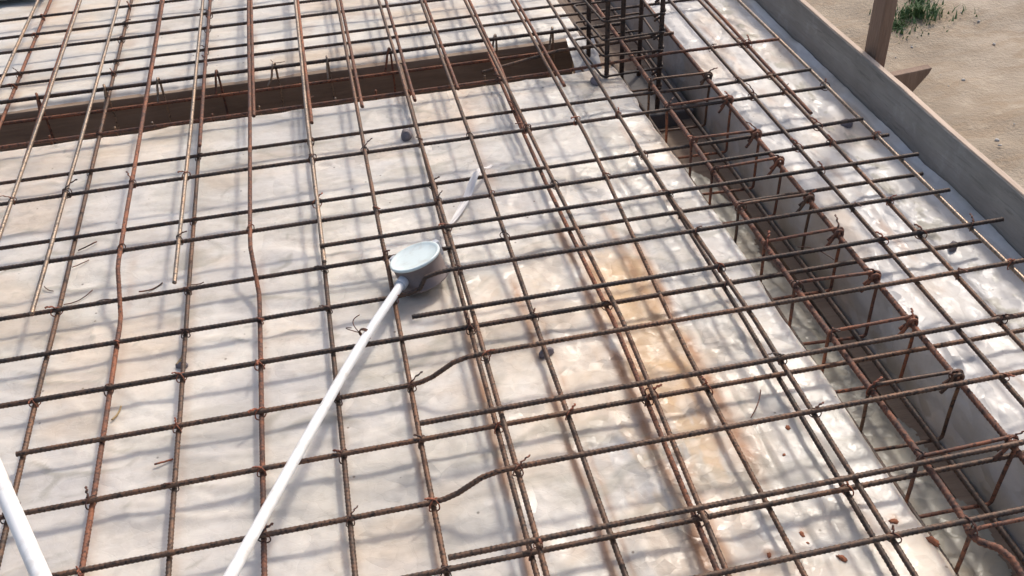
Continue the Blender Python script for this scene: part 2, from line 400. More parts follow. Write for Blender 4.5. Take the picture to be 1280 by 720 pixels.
# bottom bars and bent bars, left to right
along([(-1.021, Y0, ZB), (-1.021, Y1, ZB)], 'leftmost brown lengthwise bar, at the top left corner', 'bar_rust')
along(bcrank(-.868, Y0, Y1, -.872, .083), 'lengthwise bar running off the left edge beside a red lapped end', 'bar_pale')
along([(-.7126, Y0, ZB), (-.7126, Y1, ZB)], 'brown lengthwise bar close right of the longest pale cut bar', 'bar_brown')
along(bcrank(-.566, Y0, Y1, -.571, .083), 'lengthwise bar with a red kink left of the shorter pale cut bar', 'bar_rust')
along([(-.419, Y0, ZB), (-.419, Y1, ZB)], 'brown lengthwise bar close right of the shorter pale cut bar', 'bar_brown')
along(bcrank(-.2576, Y0, Y1, -.267, .083), 'red brown lengthwise bar crossing under the conduit near the bottom edge', 'bar_rust')
along([(-.106, Y0, ZB), (-.104, 3.0, ZB)], 'ribbed brown lengthwise bar next left of the round white box and under the conduit')
along(bcrank(.0445, Y0, Y1, .040, .083), 'lengthwise bar that passes just left of the round white box')
along([(.187, Y0, ZB), (.203, 3.0, ZB)], 'left one of the two touching ribbed bars right of the round white box')
along([(.199, Y0, ZTB-.004), (.203, 1.6, ZTB-.004), (.190, 2.5, .083), (.180, Y1, .083)], 'right one of the two touching ribbed bars right of the round white box', 'bar_brown')
along([(.333, Y0, ZB), (.335, 1.5, ZB), (.335, 1.65, .034), (.331, 2.1, .074), (.329, 2.3, .083), (.326, Y1, .083)], 'single lengthwise bar next right of the touching pair by the white box')
p0 = at(627, 104, ZB); p1 = at(682, 227.5, ZB); p2 = at(766, 400, ZB); p3 = at(896, 711, ZB)
def ext(a, b, y): t = (y-a[1])/(b[1]-a[1]); return tuple(a[i]+(b[i]-a[i])*t for i in range(3))
along([ext(p2, p3, Y0), p3, p2, p1, p0, ext(p1, p0, 3.0)], 'left one of the doubled rusty bars beside the orange stain', 'bar_rust')
q0 = at(581, 0, .083); q1 = at(694, 231, .075); q2 = at(778, 400, .060); q3 = at(907, 709, .060)
along([ext(q2, q3, Y0), q3, q2, q1, q0, ext(q1, q0, Y1)], 'right one of the doubled rusty bars beside the orange stain', 'bar_brown')
along([(.619, Y0, ZB), (.621, 1.45, ZB), (.622, 1.6, .036), (.629, 2.1, .076), (.632, 2.3, .083), (.634, Y1, .083)], 'single lengthwise bar along the right border of the orange stain', 'bar_brown')
q0 = at(685, 0, .083); q1 = at(830, 235, .079); q2 = at(944, 400, .079); q3 = at(1144, 720, .079)
along([ext(q2, q3, Y0), q3, q2, q1, q0, ext(q1, q0, Y1)], 'right one of the doubled bars along the left lip of the open trench', 'bar_brown')
p1 = at(822, 225, ZB); p2 = at(931, 400, ZB); p3 = at(1120, 720, ZB)
along([ext(p2, p3, Y0), p3, p2, p1, ext(p2, p1, 2.3)], 'left one of the doubled bars along the left lip of the open trench', 'bar_dark')
along([(1.152, .7, ZTB), (1.150, Y1, ZTB)], 'first lengthwise bar on the white strip right of the open trench', 'bar_brown')
along([(1.243, .7, ZTB), (1.250, Y1, ZTB)], 'middle lengthwise bar on the white strip right of the open trench', 'bar_brown')
along([(1.372, .7, ZTB), (1.374, Y1, ZTB)], 'lengthwise bar nearest the grey edge board, carrying the crosswise bar ends', 'bar_pale')
along([(1.262, 2.25, ZTB), (1.268, 2.9, ZTB), (1.270, Y1, ZTB)], 'short lapped rusty bar beside the middle bar right of the trench', 'bar_rust')
# loose top bars ending in the near panel
along([(-1.035, 2.9, .085), (-1.020, Y1, .085)], 'pale lengthwise bar at the top left corner over a brown one', 'bar_pale')
along([(-.742, 1.88, .083), (-.735, 2.6, .083), (-.728, Y1, .083)], 'longest pale cut bar, ending low at the left of the deck', 'bar_pale', smooth=0)
along([(-.436, 1.915, .083), (-.432, 2.6, .083), (-.426, Y1, .083)], 'shorter pale cut bar ending free on the white sheet left of centre', 'bar_pale')
along([(-.0985, 1.905, .083), (-.104, 2.6, .083), (-.108, Y1, .083)], 'pale bar whose cut end lies on another bar left of the white box', 'bar_pale')
LAP = [(-.882, 2.608, 'leftmost'), (-.579, 2.685, 'second'), (-.406, 2.565, 'third'), (-.258, 2.699, 'fourth'), (-.094, 2.611, 'fifth'),
       (.056, 2.666, 'sixth'), (.212, 2.66, 'seventh'), (.345, 2.695, 'eighth'), (.655, 2.627, 'rightmost')]
for x, y, w in LAP:
    along([(x, y, .070), (x-.012*np.sign(x)*0-.004, Y1, .074)], '%s red lapped bar end just below the brown trench, counted from the left' % w, 'bar_rust')
along([(.487, 2.42, .050), (.4975, 2.8, .066), (.492, Y1, .074)], 'red lapped bar end between the doubled rusty bars below the brown trench', 'bar_rust')

# ------------------------------------------------------------------ tie wires: parts of the crosswise bars
def tie_mesh(seed):
    rg = random.Random(seed); ps = []
    for sgn in ((1, -1) if seed % 2 else (1,)):
        a = sgn*math.radians(45+rg.uniform(-8, 8)); P = []
        for t in np.linspace(0, 2*math.pi*1.04, 22):
            P.append((math.cos(t)*.0125*math.cos(a), math.cos(t)*.0125*math.sin(a), math.sin(t)*.0118))
        ps.append(P)
    ang = rg.uniform(0, 6.28); L = rg.uniform(.010, .034); P = []
    for i in range(9):
        u = i/8
        P.append((math.cos(ang)*L*u+.0018*math.cos(i*1.9), math.sin(ang)*L*u+.0018*math.sin(i*1.9), .0118+L*.75*u*(1.1-.6*u)))
    ps.append(P); ps.append([(x+.0016, y-.0014, z+.0006) for x, y, z in P])
    return tube_mesh('tie_wire', ps, .00125, 6, .0025)
TIES = [tie_mesh(i) for i in range(6)]
for i, m in enumerate(TIES): m.materials.append(M['wire_rust'] if i in (1, 4) else M['wire'])
rg = random.Random(11)
def interp_y(path, y):
    P = path[np.argsort(path[:, 1])]
    if y < P[0, 1]+.02 or y > P[-1, 1]-.02: return None
    return np.interp(y, P[:, 1], P[:, 0]), np.interp(y, P[:, 1], P[:, 2])
for ao, ap in ACROSS:
    cnt = 0
    for lo, lp in LONG:
        ym = ap[:, 1].mean(); r = interp_y(lp, ym)
        if r is None: continue
        x, zb = r
        P = ap[np.argsort(ap[:, 0])]
        if x < P[0, 0]+.01 or x > P[-1, 0]-.008: continue
        y = np.interp(x, P[:, 0], P[:, 1]); za = np.interp(x, P[:, 0], P[:, 2])
        if abs(za-zb) > .022 or x < -1.25: continue
        if rg.random() > .72: continue
        t = bpy.data.objects.new('tie_wire', TIES[rg.randrange(6)]); link(t, ao)
        t.location = (x-ao.location.x, y-ao.location.y, (za+zb)/2-ao.location.z)
        t.rotation_euler = (rg.uniform(-.2, .2), rg.uniform(-.2, .2), rg.choice((0, math.pi/2, math.pi, -math.pi/2))+rg.uniform(-.3, .3))
        s = rg.uniform(.85, 1.15); t.scale = (s, s, s); cnt += 1

# ------------------------------------------------------------------ main trench cage
GC = 'bars of the open trench cage'
XL_, XR_ = .903, 1.077
def cage(path, label, mat, r=.006, **kw): return bar(path, label, mat, 'rebar', GC, r=r, **kw)
e0 = at(1224, 676, .068); e1 = at(1258, 692, .072); e2 = at(1285, 725, .075)
cage([(.902, Y1, .070), (.905, 2.5, .070), (.900, 1.9, .070), (.904, 1.3, .070), (.908, 1.0, .070), (.905, .90, .070), (e0[0]-.01, e0[1]+.006, .069), (e1[0], e1[1], .078), (e2[0], e2[1], .066), (e2[0]+.03, e2[1]-.06, .04)],
     'thick rusty bar along the left top of the open trench cage, end bent right', 'bar_rust', smooth=1)
cage([(1.078, .75, .070), (1.076, 1.6, .070), (1.068, Y1, .070)], 'thick rusty bar along the right top of the open trench cage', 'bar_rust')
cage([(.925, .75, -.083), (.925, 4.3, -.083)], 'lower left bar deep inside the open trench cage', 'bar_dark', fine=False)
cage([(1.058, .75, -.083), (1.058, 4.3, -.083)], 'lower right bar deep inside the open trench cage, against the shaded wall', 'bar_dark', fine=False)
def stirrup_mesh(seed, w=XR_-XL_, h=.172):
    """closed rectangular link with two hooks curling at its top right corner; origin at the top left corner"""
    rg = random.Random(seed); x1 = w+.006; r0 = .010
    c = lambda cx, cz, a0, a1, r=r0: [(cx+r*math.cos(a), 0, cz+r*math.sin(a)) for a in np.linspace(a0, a1, 5)]
    P = [(x1-.030, .004, -.034), (x1-.014, .003, -.014)]
    P = [(x1-.026, .006, -.026), (x1-.010, .005, -.012)]+[(x1-.004+.011*math.cos(a), .004, -.004+.011*math.sin(a)) for a in np.linspace(-.8, 1.9, 6)]
    P += [(x1-.03, .003, .006), (.010, 0, .004+rg.uniform(-.002, .004))]
    P += c(r0-.006, -.006, math.pi/2, math.pi)
    P += [(-.006+rg.uniform(-.003, .003), 0, -h*.5)]
    P += c(r0-.006, -h+r0, math.pi, 1.5*math.pi)
    P += [(w*.5, rg.uniform(-.004, .004), -h)]
    P += c(x1-r0, -h+r0, 1.5*math.pi, 2*math.pi)
    P += [(x1+rg.uniform(-.003, .003), -.004, -h*.5), (x1, -.007, -.012)]
    P += [(x1-.008+.009*math.cos(a), -.008, -.002+.010*math.sin(a)) for a in np.linspace(.1, 3.3, 6)]
    P += [(x1-.024, -.006, -.022), (x1-.034, -.004, -.038)]
    Q, s = resample(smooth_path(P, 2), .0022)
    V, Fq = tube_arrays(Q, .0037, 8, s, .0004, .007, 1.0)
    return mesh_np('stirrup', V, Fq)
ST = [stirrup_mesh(i) for i in range(4)]
for i, m in enumerate(ST): m.materials.append(M['bar_rust'] if i != 2 else M['bar_brown'])
ords = ['first', 'second', 'third', 'fourth', 'fifth', 'sixth', 'seventh', 'eighth', 'ninth', 'tenth', 'eleventh', 'twelfth', 'thirteenth']
SY = [.872, 1.038, 1.220, 1.388, 1.552, 1.715, 1.870, 2.045, 2.200, 2.400, 2.560]
for i, y in enumerate(SY):
    o = obj('stirrup', ST[i % 4], None)
    o.location = (XL_, y, .079); o.rotation_euler = (random.uniform(-.05, .03), random.uniform(-.01, .01), random.uniform(-.06, .02)-.03)
    tag(o, '%s rusty stirrup with curled hooks in the open trench, counted from the viewer' % ords[i], 'stirrup', 'stirrups of the open trench')
    # wire knots at the two top corners
    for sx in (.0, XR_-XL_):
        t = bpy.data.objects.new('tie_wire', TIES[(i*2+(sx > 0)) % 6]); link(t, o)
        t.location = (sx, 0, -.004); t.rotation_euler = (0, 0, random.uniform(0, 6)); t.scale = (1.1,)*3

# ------------------------------------------------------------------ brown trench cage
GD = 'bars of the brown trench cage'
bar([(XL, 3.055, .050), (.3, 3.052, .052), (.95, 3.03, .058)], 'dark bar under the row of hooks over the brown trench', 'bar_dark', 'rebar', GD, r=.006, fine=False)
za = at_y(200, 128, 3.045)[2]; zb = at_y(375, 107, 3.045)[2]
bar([(XL, 3.045, za), (.80, 3.045, zb)], 'rusty bar low along the brown trench wall below the hooks', 'bar_rust', 'rebar', GD, r=.0055, fine=False)
pa = at(700, 63, .05); pb = at(727, 60, .055); pc = at(842, 41, .078)
bar([(.45, pb[1]-.01, .02), pa, pb, pc], 'crosswise bar entering the column cage from the brown trench, rusty knot at its end', 'bar_brown', 'rebar', GD, r=.0055, fine=False)
def hook_mesh(seed):
    rg = random.Random(seed); a = rg.uniform(-.5, .2)
    P = [(-.012+a*.02, -.03, -.055), (-.006, -.018, -.030), (-.002, -.012, .000), (0, -.010, .008), (0, 0, .0135), (0, .010, .008), (.001, .010, -.01),
         (.002, .008, -.16), (.002, -.02, -.166), (0, -.14, -.166), (0, -.152, -.160), (0, -.152, -.06)]
    Q, s = resample(smooth_path(P, 2), .003)
    V, Fq = tube_arrays(Q, .0036, 8, s, .0004, .007, 1.0); return mesh_np('stirrup', V, Fq)
HK = [hook_mesh(i) for i in range(3)]
for i, m in enumerate(HK): m.materials.append(M['bar_pale'] if i else M['bar_rust'])
for i, (px, py) in enumerate([(44, 124), (126, 125), (196, 108), (270, 98), (342, 83), (409, 75), (487, 66), (620, 48), (689, 34)]):
    x = at(px, py, .06)[0]
    o = obj('stirrup', HK[i % 3], None); o.location = (x, 3.055, .052)
    o.rotation_euler = (0, 0, random.uniform(-.5, .35))
    tag(o, '%s hooked stirrup over the brown trench, counted from the left' % ords[i], 'stirrup', 'hooked stirrups over the brown trench')

# ------------------------------------------------------------------ column cage
GE = 'upright bars of the column cage'
for (px, py, yy, lab) in [(735.5, 20, 3.00, 'leftmost upright bar of the column cage'), (759, 30, 2.765, 'front left upright bar of the column cage, tallest looking'),
                          (801, 20, 3.02, 'back right upright bar of the column cage'), (827, 25, 2.765, 'front right upright bar of the column cage beside the white strip'),
                          (779, 3, 2.9, 'middle upright bar of the column cage, seen between its ties')]:
    x = at_y(px, py, yy)[0]
    bar([(x, yy, -.40), (x+.002, yy, .45), (x+.006, yy+.003, 1.0)], lab, 'bar_dark', 'rebar', GE, r=.0075, fine=False, amp=.003)
ch = box_bm(.872, 2.735, -.19, 1.118, 3.07, -.135, .006)
tag(obj('concrete_pier', bm_mesh('concrete_pier', ch), M['stone_grey']), 'rough concrete pier low in the trench, the upright bars rising from it', 'pier')
def colx(px, yy): return at_y(px, 20, yy)[0]
for (px, yy) in [(744, 2.79), (790, 2.99), (817, 2.80)]: pass
xa, xb, ya, yb = colx(757, 2.765)-.010, colx(827, 2.765)+.010, 2.752, 3.035
def corners(P, r):
    P = [np.array(p, float) for p in P]; Q = [P[0]]
    for a, b, c in zip(P[:-2], P[1:-1], P[2:]):
        u = (a-b)/np.linalg.norm(a-b); v = (c-b)/np.linalg.norm(c-b)
        Q += [b+u*min(r, np.linalg.norm(a-b)*.45), b+u*r*.25+v*r*.25, b+v*min(r, np.linalg.norm(c-b)*.45)]
    return np.array(Q+[P[-1]])
def ring(zoff, seed):
    rg = random.Random(seed); P = [(xb-.03, ya+.02, -.03), (xb, ya, 0), (xa, ya, rg.uniform(-.006, .006)), (xa-.02, yb, 0), (xb+.01, yb, rg.uniform(-.006, .006)), (xb, ya+.002, .006), (xb-.028, ya+.03, -.02)]
    Q, s = resample(corners(P, .012), .003)
    V, Fq = tube_arrays(Q-np.array([xa, ya, 0]), .0036, 8, s, .0004, .007, 1.0); o = obj('column_tie', mesh_np('column_tie', V, Fq), M['bar_dark'])
    o.location = (xa, ya, zoff); return o
for i, z in enumerate((-.05, .02, .08, .14, .20, .26, .33)):
    tag(ring(z, i), '%s square link round the upright column bars, counted from below' % ords[i], 'stirrup', 'square links of the column cage')

# ------------------------------------------------------------------ sheets
def grid_faces(nu, nv):
    i = np.arange(nu-1)[:, None]; j = np.arange(nv-1)[None, :]
    a = i*nv+j
    return np.stack([a, a+nv, a+nv+1, a+1], -1).reshape(-1, 4)
def add_stain(me, st):
    at_ = me.color_attributes.new('stain', 'FLOAT_COLOR', 'POINT')
    c = np.ones((len(me.vertices), 4), np.float32); c[:, :3] = np.clip(st, 0, 1)
    at_.data.foreach_set('color', c.ravel())
XE = .862                 # left lip of the open trench
def sheet_height(X, Y):
    right = sstep(.0, .55, X)*sstep(2.7, 2.0, Y)+sstep(.45, .8, X)*.5; right = np.clip(right, 0, 1)
    lap = sstep(-.003, .003, X-.683-.02*(fbm(Y*2.5, Y*0, 61, 3)-.5)-.006*(fbm(Y*15, Y*0, 63, 2)-.5))*.004
    low = lap+(fbm(X*3.1, Y*3.1, 5, 3)-.5)*.010
    wh = ridged(X*2.2+fbm(X*3, Y*3, 8)*1.4, Y*9+fbm(X*2.5, Y*2.5, 9)*2.6, 21, 3, 2.4)*.0075   # creases across
    wr = ridged(X*7+fbm(X*3, Y*3, 31)*3.0, Y*3.0+fbm(X*3, Y*3, 33)*2.5, 41, 4, 1.2)*.011      # crumpled film
    wr = wr+ridged(X*13+Y*6+fbm(X*4, Y*4, 35)*2.0, Y*11-X*5+fbm(X*4, Y*4, 37)*2.0, 45, 3, 1.0)*.0085*sstep(.3, .6, fbm(X*2.2, Y*2.2, 47, 3))
    kr = crumple(X, Y, 24, 11, .35, 701)*.0085*sstep(.25, .65, fbm(X*3, Y*3, 711, 3)+.12)
    kl = crumple(X, Y, 8, 24, .12, 721)*.0050*sstep(.3, .7, fbm(X*2.2, Y*3, 731, 3)+.1)
    return low+(wh*(1-.6*right)+wr*.55*right)+kl*(1-right)+kr*right
# main sheet, with its right edge falling into the trench
xs = np.r_[np.linspace(-2.35, -1.3, 60)[:-1], np.arange(-1.3, XE, .0062)]
ds = np.linspace(0, .42, 80)                       # distance past the lip
ys = np.r_[np.arange(.15, .75, .02), np.arange(.75, 2.86, .0066)]
nu, nv = len(xs)+len(ds)-1, len(ys); xs_main = xs; NUV = (nu, nv)
Xp = np.r_[xs[:-1], XE+ds]; A_, Y_ = np.meshgrid(Xp, ys, indexing='ij')
lip = XE+.012*(fbm(Y_*3.2, Y_*0, 77, 3)-.5)*2
D = np.maximum(A_-XE, 0)
X_ = np.minimum(A_, XE)
H = sheet_height(np.minimum(A_, XE), Y_)
def settle(H, up=.013, mid=.004):
    H = H-np.mean(H); H = H-.75*(sum(np.roll(H, k, 0)+np.roll(H, k, 1) for k in (-30, -15, 15, 30))/8)
    return mid+up*np.tanh(H/up)
H = settle(H)
# smoother raised batten under the sheet along the lip
bat = sstep(XE-.075, XE-.060, X_)
H = H*(1-.75*bat)+bat*.006
flatn = sstep(-.01, .0, A_-XE+.01)
# profile past the lip: round over, down the side, out over the trench floor
short = sstep(2.36, 2.62, Y_)*.9
Dl = D*(1-short*.6)
dx = np.where(Dl < .03, Dl*.55, np.where(Dl < .19, .0165+(Dl-.03)*.22, .0165+.035+(Dl-.19)*.93))
dz = np.where(Dl < .03, -Dl*Dl/.06, np.where(Dl < .19, -.015-(Dl-.03)*.96, -.169-(Dl-.19)*.02))
crump = ((ridged(A_*9+Y_*4, Y_*7, 91, 3, 2)-.4)*.014+crumple(A_, Y_, 20, 14, .5, 761)*.018)*sstep(.0, .06, D)
dx = dx+crump*.8+(fbm(Y_*6, D*5, 95)-.5)*.045*sstep(.02, .15, D)
dz = np.maximum(dz+crump*.5*sstep(.06, .2, D)+(fbm(Y_*4+9, D*9, 96)-.5)*.03*sstep(.03, .1, D)*(1-sstep(.2, .24, D)), -.171)
Xw = X_+np.where(D > 0, dx, 0)+(lip-XE)*sstep(XE-.06, XE, A_)
Zw = H+np.where(D > 0, dz, 0)
# far edge turns down into the brown trench
fe = sstep(2.825, 2.86, Y_)
Zw = np.where(D > 0, Zw, Zw-fe*.05); Yw = Y_-fe*.022
Zw = np.where((D == 0), np.minimum(Zw, .019), Zw)
Vm = np.stack([Xw, Yw, Zw], -1).reshape(-1, 3)
Fm = grid_faces(nu, nv)
# torn free edge: drop some faces past a ragged line
fd = D.reshape(-1)[Fm].mean(1); fy = Y_.reshape(-1)[Fm].mean(1)
lim = .335+.06*(fbm(fy*5, fy*0, 101, 4)-.5)*2
lim = np.where(fy > 2.42, lim-.27*sstep(2.42, 2.62, fy), lim)
Fm = Fm[fd < lim]
me = mesh_np('plastic_sheet', Vm, Fm)
# stains: rust run-off beside the bars right of centre, pale orange wash, cement dirt with crease shade painted in
Xs, Ys, Ds = Xw.reshape(-1), Y_.reshape(-1), D.reshape(-1)
rust = np.zeros_like(Xs); n_ = fbm(Xs*9, Ys*9, 121, 4); nf = fbm(Xs*40, Ys*12, 125, 4)
def line_stain(x0, xoff, w, y0, y1, amt):
    f = np.exp(-((Xs-(x0+xoff)+(fbm(Ys*8, Xs*0, 131)-.5)*.014)/w)**2)*sstep(y0-.12, y0, Ys)*(1-sstep(y1, y1+.15, Ys))
    return 1.3*amt*f*sstep(.26, .56, n_*.6+nf*.4+.06)
for a in [(.199, -.014, .010, .9, 1.62, .75), (.199, .012, .007, .9, 1.75, .4), (.335, -.012, .010, .85, 1.75, .75), (.345, .010, .006, 1.0, 1.6, .4), (.495, -.016, .012, .85, 1.95, .85),
          (.505, .014, .009, 1.0, 1.9, .6), (.625, .018, .014, 1.15, 1.85, .75), (.622, -.018, .012, 1.2, 1.95, .5), (.045, -.010, .008, .8, 1.45, .55),
          (-.258, .0, .010, .8, 2.0, .25), (-.419, .0, .012, .8, 2.1, .22), (-.566, 0, .012, .8, 2.1, .2), (-.105, 0, .010, .8, 1.7, .25), (.78, 0, .010, 1.0, 2.4, .3), (.36, 0, .02, 2.3, 2.8, .35)]:
    rust = np.maximum(rust, line_stain(*a))
wash = sstep(.478, .515, Xs+(n_-.5)*.03)*(1-sstep(.61, .668, Xs+(n_-.5)*.05))*sstep(1.16, 1.5, Ys+(n_-.5)*.35)*(1-sstep(1.80, 1.93, Ys+(n_-.5)*.15))*(1.05+.7*(nf-.5)+.5*(n_-.5))
wash = np.maximum(wash, .95*np.exp(-((Xs-.565-.02*(n_-.5))/.052)**4)*sstep(.85, 1.35, Ys)*(1-sstep(1.75, 2.0, Ys))*sstep(.15, .5, nf))
wash = np.maximum(wash, .55*np.exp(-((Xs-.43)/.05)**2)*sstep(.9, 1.1, Ys)*(1-sstep(1.5, 1.75, Ys))*sstep(.35, .6, nf))
wash = np.maximum(wash, .40*sstep(.50, .68, fbm(Xs*5+3, Ys*5, 141, 4))*sstep(-.02, .2, Xs)*(1-sstep(.64, .78, Xs))*(1-sstep(1.8, 2.0, Ys)))
wash = np.maximum(wash, .30*sstep(.52, .72, fbm(Xs*3.3+9, Ys*4.4, 151, 4)))
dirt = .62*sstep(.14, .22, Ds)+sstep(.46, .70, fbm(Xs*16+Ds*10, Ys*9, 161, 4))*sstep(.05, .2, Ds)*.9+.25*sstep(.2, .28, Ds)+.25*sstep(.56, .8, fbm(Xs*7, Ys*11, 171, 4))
fold_shade = ridged(Xs*2.2+fbm(Xs*3, Ys*3, 8)*1.4, Ys*9+fbm(Xs*2.5, Ys*2.5, 9)*2.6, 21, 3, 2.4)
crease_shade = ridged(Xs*5+fbm(Xs*3, Ys*3, 181)*3, Ys*7+fbm(Xs*4, Ys*4, 182)*3, 183, 2, 1.0)
dirt = np.maximum(dirt, .62*sstep(.60, .80, fold_shade)*sstep(.32, .58, fbm(Xs*4, Ys*6, 184, 3)))  # shade of the folds painted as dark lines, kept in the dirt channel
dirt = np.maximum(dirt, .60*sstep(.88, .96, crease_shade)*sstep(.36, .56, fbm(Xs*5, Ys*4, 185, 3)))  # more crease shade put into the colour so the crumple shows
dirt = np.maximum(dirt, .30*sstep(.55, .70, fbm(Xs*2.6, Ys*8, 186, 5))*(1-sstep(.1, .5, Xs)))
le = Xs-.683-.02*(fbm(Ys*2.5, Ys*0, 61, 3)-.5)-.006*(fbm(Ys*15, Ys*0, 63, 2)-.5)
dirt = np.maximum(dirt, .6*np.exp(-((le+.003)/.005)**2)*sstep(.3, .6, fbm(Ys*7, Ys*0, 187, 3)))
dirt = np.maximum(dirt, .22*sstep(0, .006, le)*(1-sstep(.06, .12, le)))
for sx, sy, sr in [at(px_, py_, 0)[:2]+(q_,) for px_, py_, q_ in ((985, 533, .009), (1003, 666, .009), (1053, 697, .014), (961, 695, .010), (1117, 652, .013), (1166, 676, .02), (1036, 690, .008))]:
    rust = np.maximum(rust, .95*np.exp(-(((Xs-sx)**2+(Ys-sy)**2)/sr**2))*sstep(.3, .6, nf))
wash = np.maximum(wash, .6*np.exp(-((Xs-at(838, 178, 0)[0])/.06)**2-((Ys-at(838, 178, 0)[1])/.12)**2))
rx_, ry_ = Xs, Ys
blot = np.exp(-(((Xs-.965)/.05)**2+((Ys-.90)/.09)**2))*sstep(.02, .1, Ds); rust = np.maximum(rust, blot*sstep(.3, .55, n_*.5+nf*.5+.1))
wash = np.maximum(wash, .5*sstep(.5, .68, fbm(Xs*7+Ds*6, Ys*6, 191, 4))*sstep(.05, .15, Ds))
add_stain(me, np.stack([rust, wash, dirt], -1))
o = obj('plastic_sheet', me, M['sheet'])
tag(o, 'large crumpled whitish plastic sheet under the bars, rust stained, falling into the open trench', 'plastic sheet')

# far sheet beyond the brown trench
def plain_sheet(x0, x1, y0, y1, step, hf, stain, mat, label, edge=None):
    xs = np.arange(x0, x1+step*.5, step); ys = np.arange(y0, y1+step*.5, step)
    X, Y = np.meshgrid(xs, ys, indexing='ij'); Xw, Yw, Z = X.copy(), Y.copy(), hf(X, Y)
    if edge: Xw, Yw, Z = edge(Xw, Yw, Z)
    me = mesh_np('plastic_sheet', np.stack([Xw, Yw, Z], -1).reshape(-1, 3), grid_faces(len(xs), len(ys)))
    add_stain(me, stain(X.reshape(-1), Y.reshape(-1)))
    o = obj('plastic_sheet', me, M[mat]); tag(o, label, 'plastic sheet'); return o
def hf_far(X, Y):
    z = (fbm(X*2.5, Y*2.5, 205, 3)-.5)*.010+ridged(X*1.6+fbm(X*2, Y*3, 206)*1.0, Y*11+fbm(X*2.2, Y*2.2, 207)*2.2, 208, 3, 3)*.005
    z = z+crumple(X, Y, 7, 24, .1, 741)*.005
    return settle(z)
def st_far(x, y):
    w = .35*sstep(.5, .7, fbm(x*3, y*5, 215, 4)); d = .3*sstep(.56, .8, fbm(x*6, y*10, 216, 4)); r = .25*sstep(.6, .8, fbm(x*10, y*10, 217, 4))
    for xb_ in (-1.02, -.7126, -.419, -.26, .2, .5): r = np.maximum(r, .45*np.exp(-((x-xb_+.004)/.010)**2)*sstep(.4, .65, fbm(x*3, y*8, 219)))
    return np.stack([r, w, d], -1)
def edge_far(X, Y, Z):
    e = sstep(3.125, 3.085, Y); Y = Y+e*.016+(fbm(X*9, X*0, 222)-.5)*.008*e; Z = Z-e*.012
    x = sstep(.83, .865, X); Z = np.where(X > .83, Z-x*.05, Z); X = X-x*.015
    return X, Y, Z
plain_sheet(-2.35, .865, 3.085, 4.55, .0105, hf_far, st_far, 'sheet_far', 'dusty cream plastic sheet on the far side of the brown trench', edge_far)
# flap that hangs into the column corner
xs = np.linspace(.775, .868, 24); zs = np.linspace(-.19, .012, 34)
X, Z = np.meshgrid(xs, zs, indexing='ij'); Zn = (Z-.012)/-.202; Yf = 3.078-.20*Zn+(fbm(X*22, Zn*3, 231)-.5)*.02; Z = .010-.075*Zn-.10*Zn**3+(fbm(X*18, Zn*4, 233)-.5)*.02
me = mesh_np('plastic_flap', np.stack([X, Yf, Z], -1).reshape(-1, 3), grid_faces(24, 34)); add_stain(me, np.zeros((24*34, 3)))
tag(obj('plastic_flap', me, M['sheet_side']), 'white plastic flap hanging behind the upright column bars', 'plastic sheet')
# right strip: covers the shaded trench wall too
XW, XB = 1.131, 1.487
ss = np.arange(-.185, XB-XW+.001, .0058); ys = np.arange(.55, 4.5, .0075)
Sg, Yg = np.meshgrid(ss, ys, indexing='ij')
lipw = (fbm(Yg*2.6, Yg*0, 241, 3)-.5)*.016+(fbm(Yg*12, Yg*0, 243, 2)-.5)*.005
Xd = XW+np.maximum(Sg, 0); Zd = np.minimum(Sg, 0)
r_ = .012; q = np.clip((Sg+r_)/(2*r_), 0, 1)
h = (fbm(Xd*4, Yg*3, 251, 3)-.5)*.008+ridged(Xd*9+fbm(Xd*3, Yg*3, 252)*1.5, Yg*2.6+fbm(Xd*3, Yg*3, 254)*2, 253, 3, 2.6)*.0085*sstep(0, .08, Sg)
h = h*.6+crumple(Xd, Yg, 22, 12, .2, 751)*.0085*sstep(.01, .05, Sg)
deb = sstep(.15, .19, Sg)*(1-sstep(.24, .29, Sg))
h = h+deb*(fbm(Xd*40, Yg*22, 257, 3)-.45)*.011*sstep(.4, .6, fbm(Xd*6, Yg*3, 258))
h = settle(h, .014, .006)*sstep(-.002, .03, Sg)
wallw = (fbm(Yg*5, Sg*8, 261, 3)-.5)*.012*sstep(.0, -.05, Sg)
Xw = np.where(Sg < 0, XW+wallw, Xd)+lipw*sstep(.08, .0, np.abs(Sg))
Zw = np.where(Sg < 0, Zd, 0)+h*sstep(0, .02, Sg)
ed = sstep(XB-XW-.02, XB-XW, Sg); Zw = Zw+ed*.012
me = mesh_np('plastic_sheet', np.stack([Xw, Yg, Zw], -1).reshape(-1, 3), grid_faces(len(ss), len(ys)))
xf, yf, sf = Xd.reshape(-1), Yg.reshape(-1), Sg.reshape(-1)
d_ = deb.reshape(-1)*sstep(.5, .62, fbm(xf*38, yf*22, 271, 4))*.9
d_ = np.maximum(d_, .7*sstep(.34, .356, sf)*sstep(.35, .6, fbm(xf*20, yf*6, 273)))
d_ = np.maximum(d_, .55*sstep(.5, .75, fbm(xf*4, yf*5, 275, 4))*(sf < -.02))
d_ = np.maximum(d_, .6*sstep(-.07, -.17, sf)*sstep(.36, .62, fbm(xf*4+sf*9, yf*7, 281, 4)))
r_s = .5*np.exp(-((xf-1.25)/.012)**2)*sstep(.5, .7, fbm(xf*10, yf*8, 277, 4)); w_ = .35*sstep(.52, .7, fbm(xf*6, yf*4, 279, 4))
add_stain(me, np.stack([r_s, w_, d_], -1))
tag(obj('plastic_sheet', me, M['sheet_side']), 'narrow white plastic sheet between the open trench and the grey edge board', 'plastic sheet')

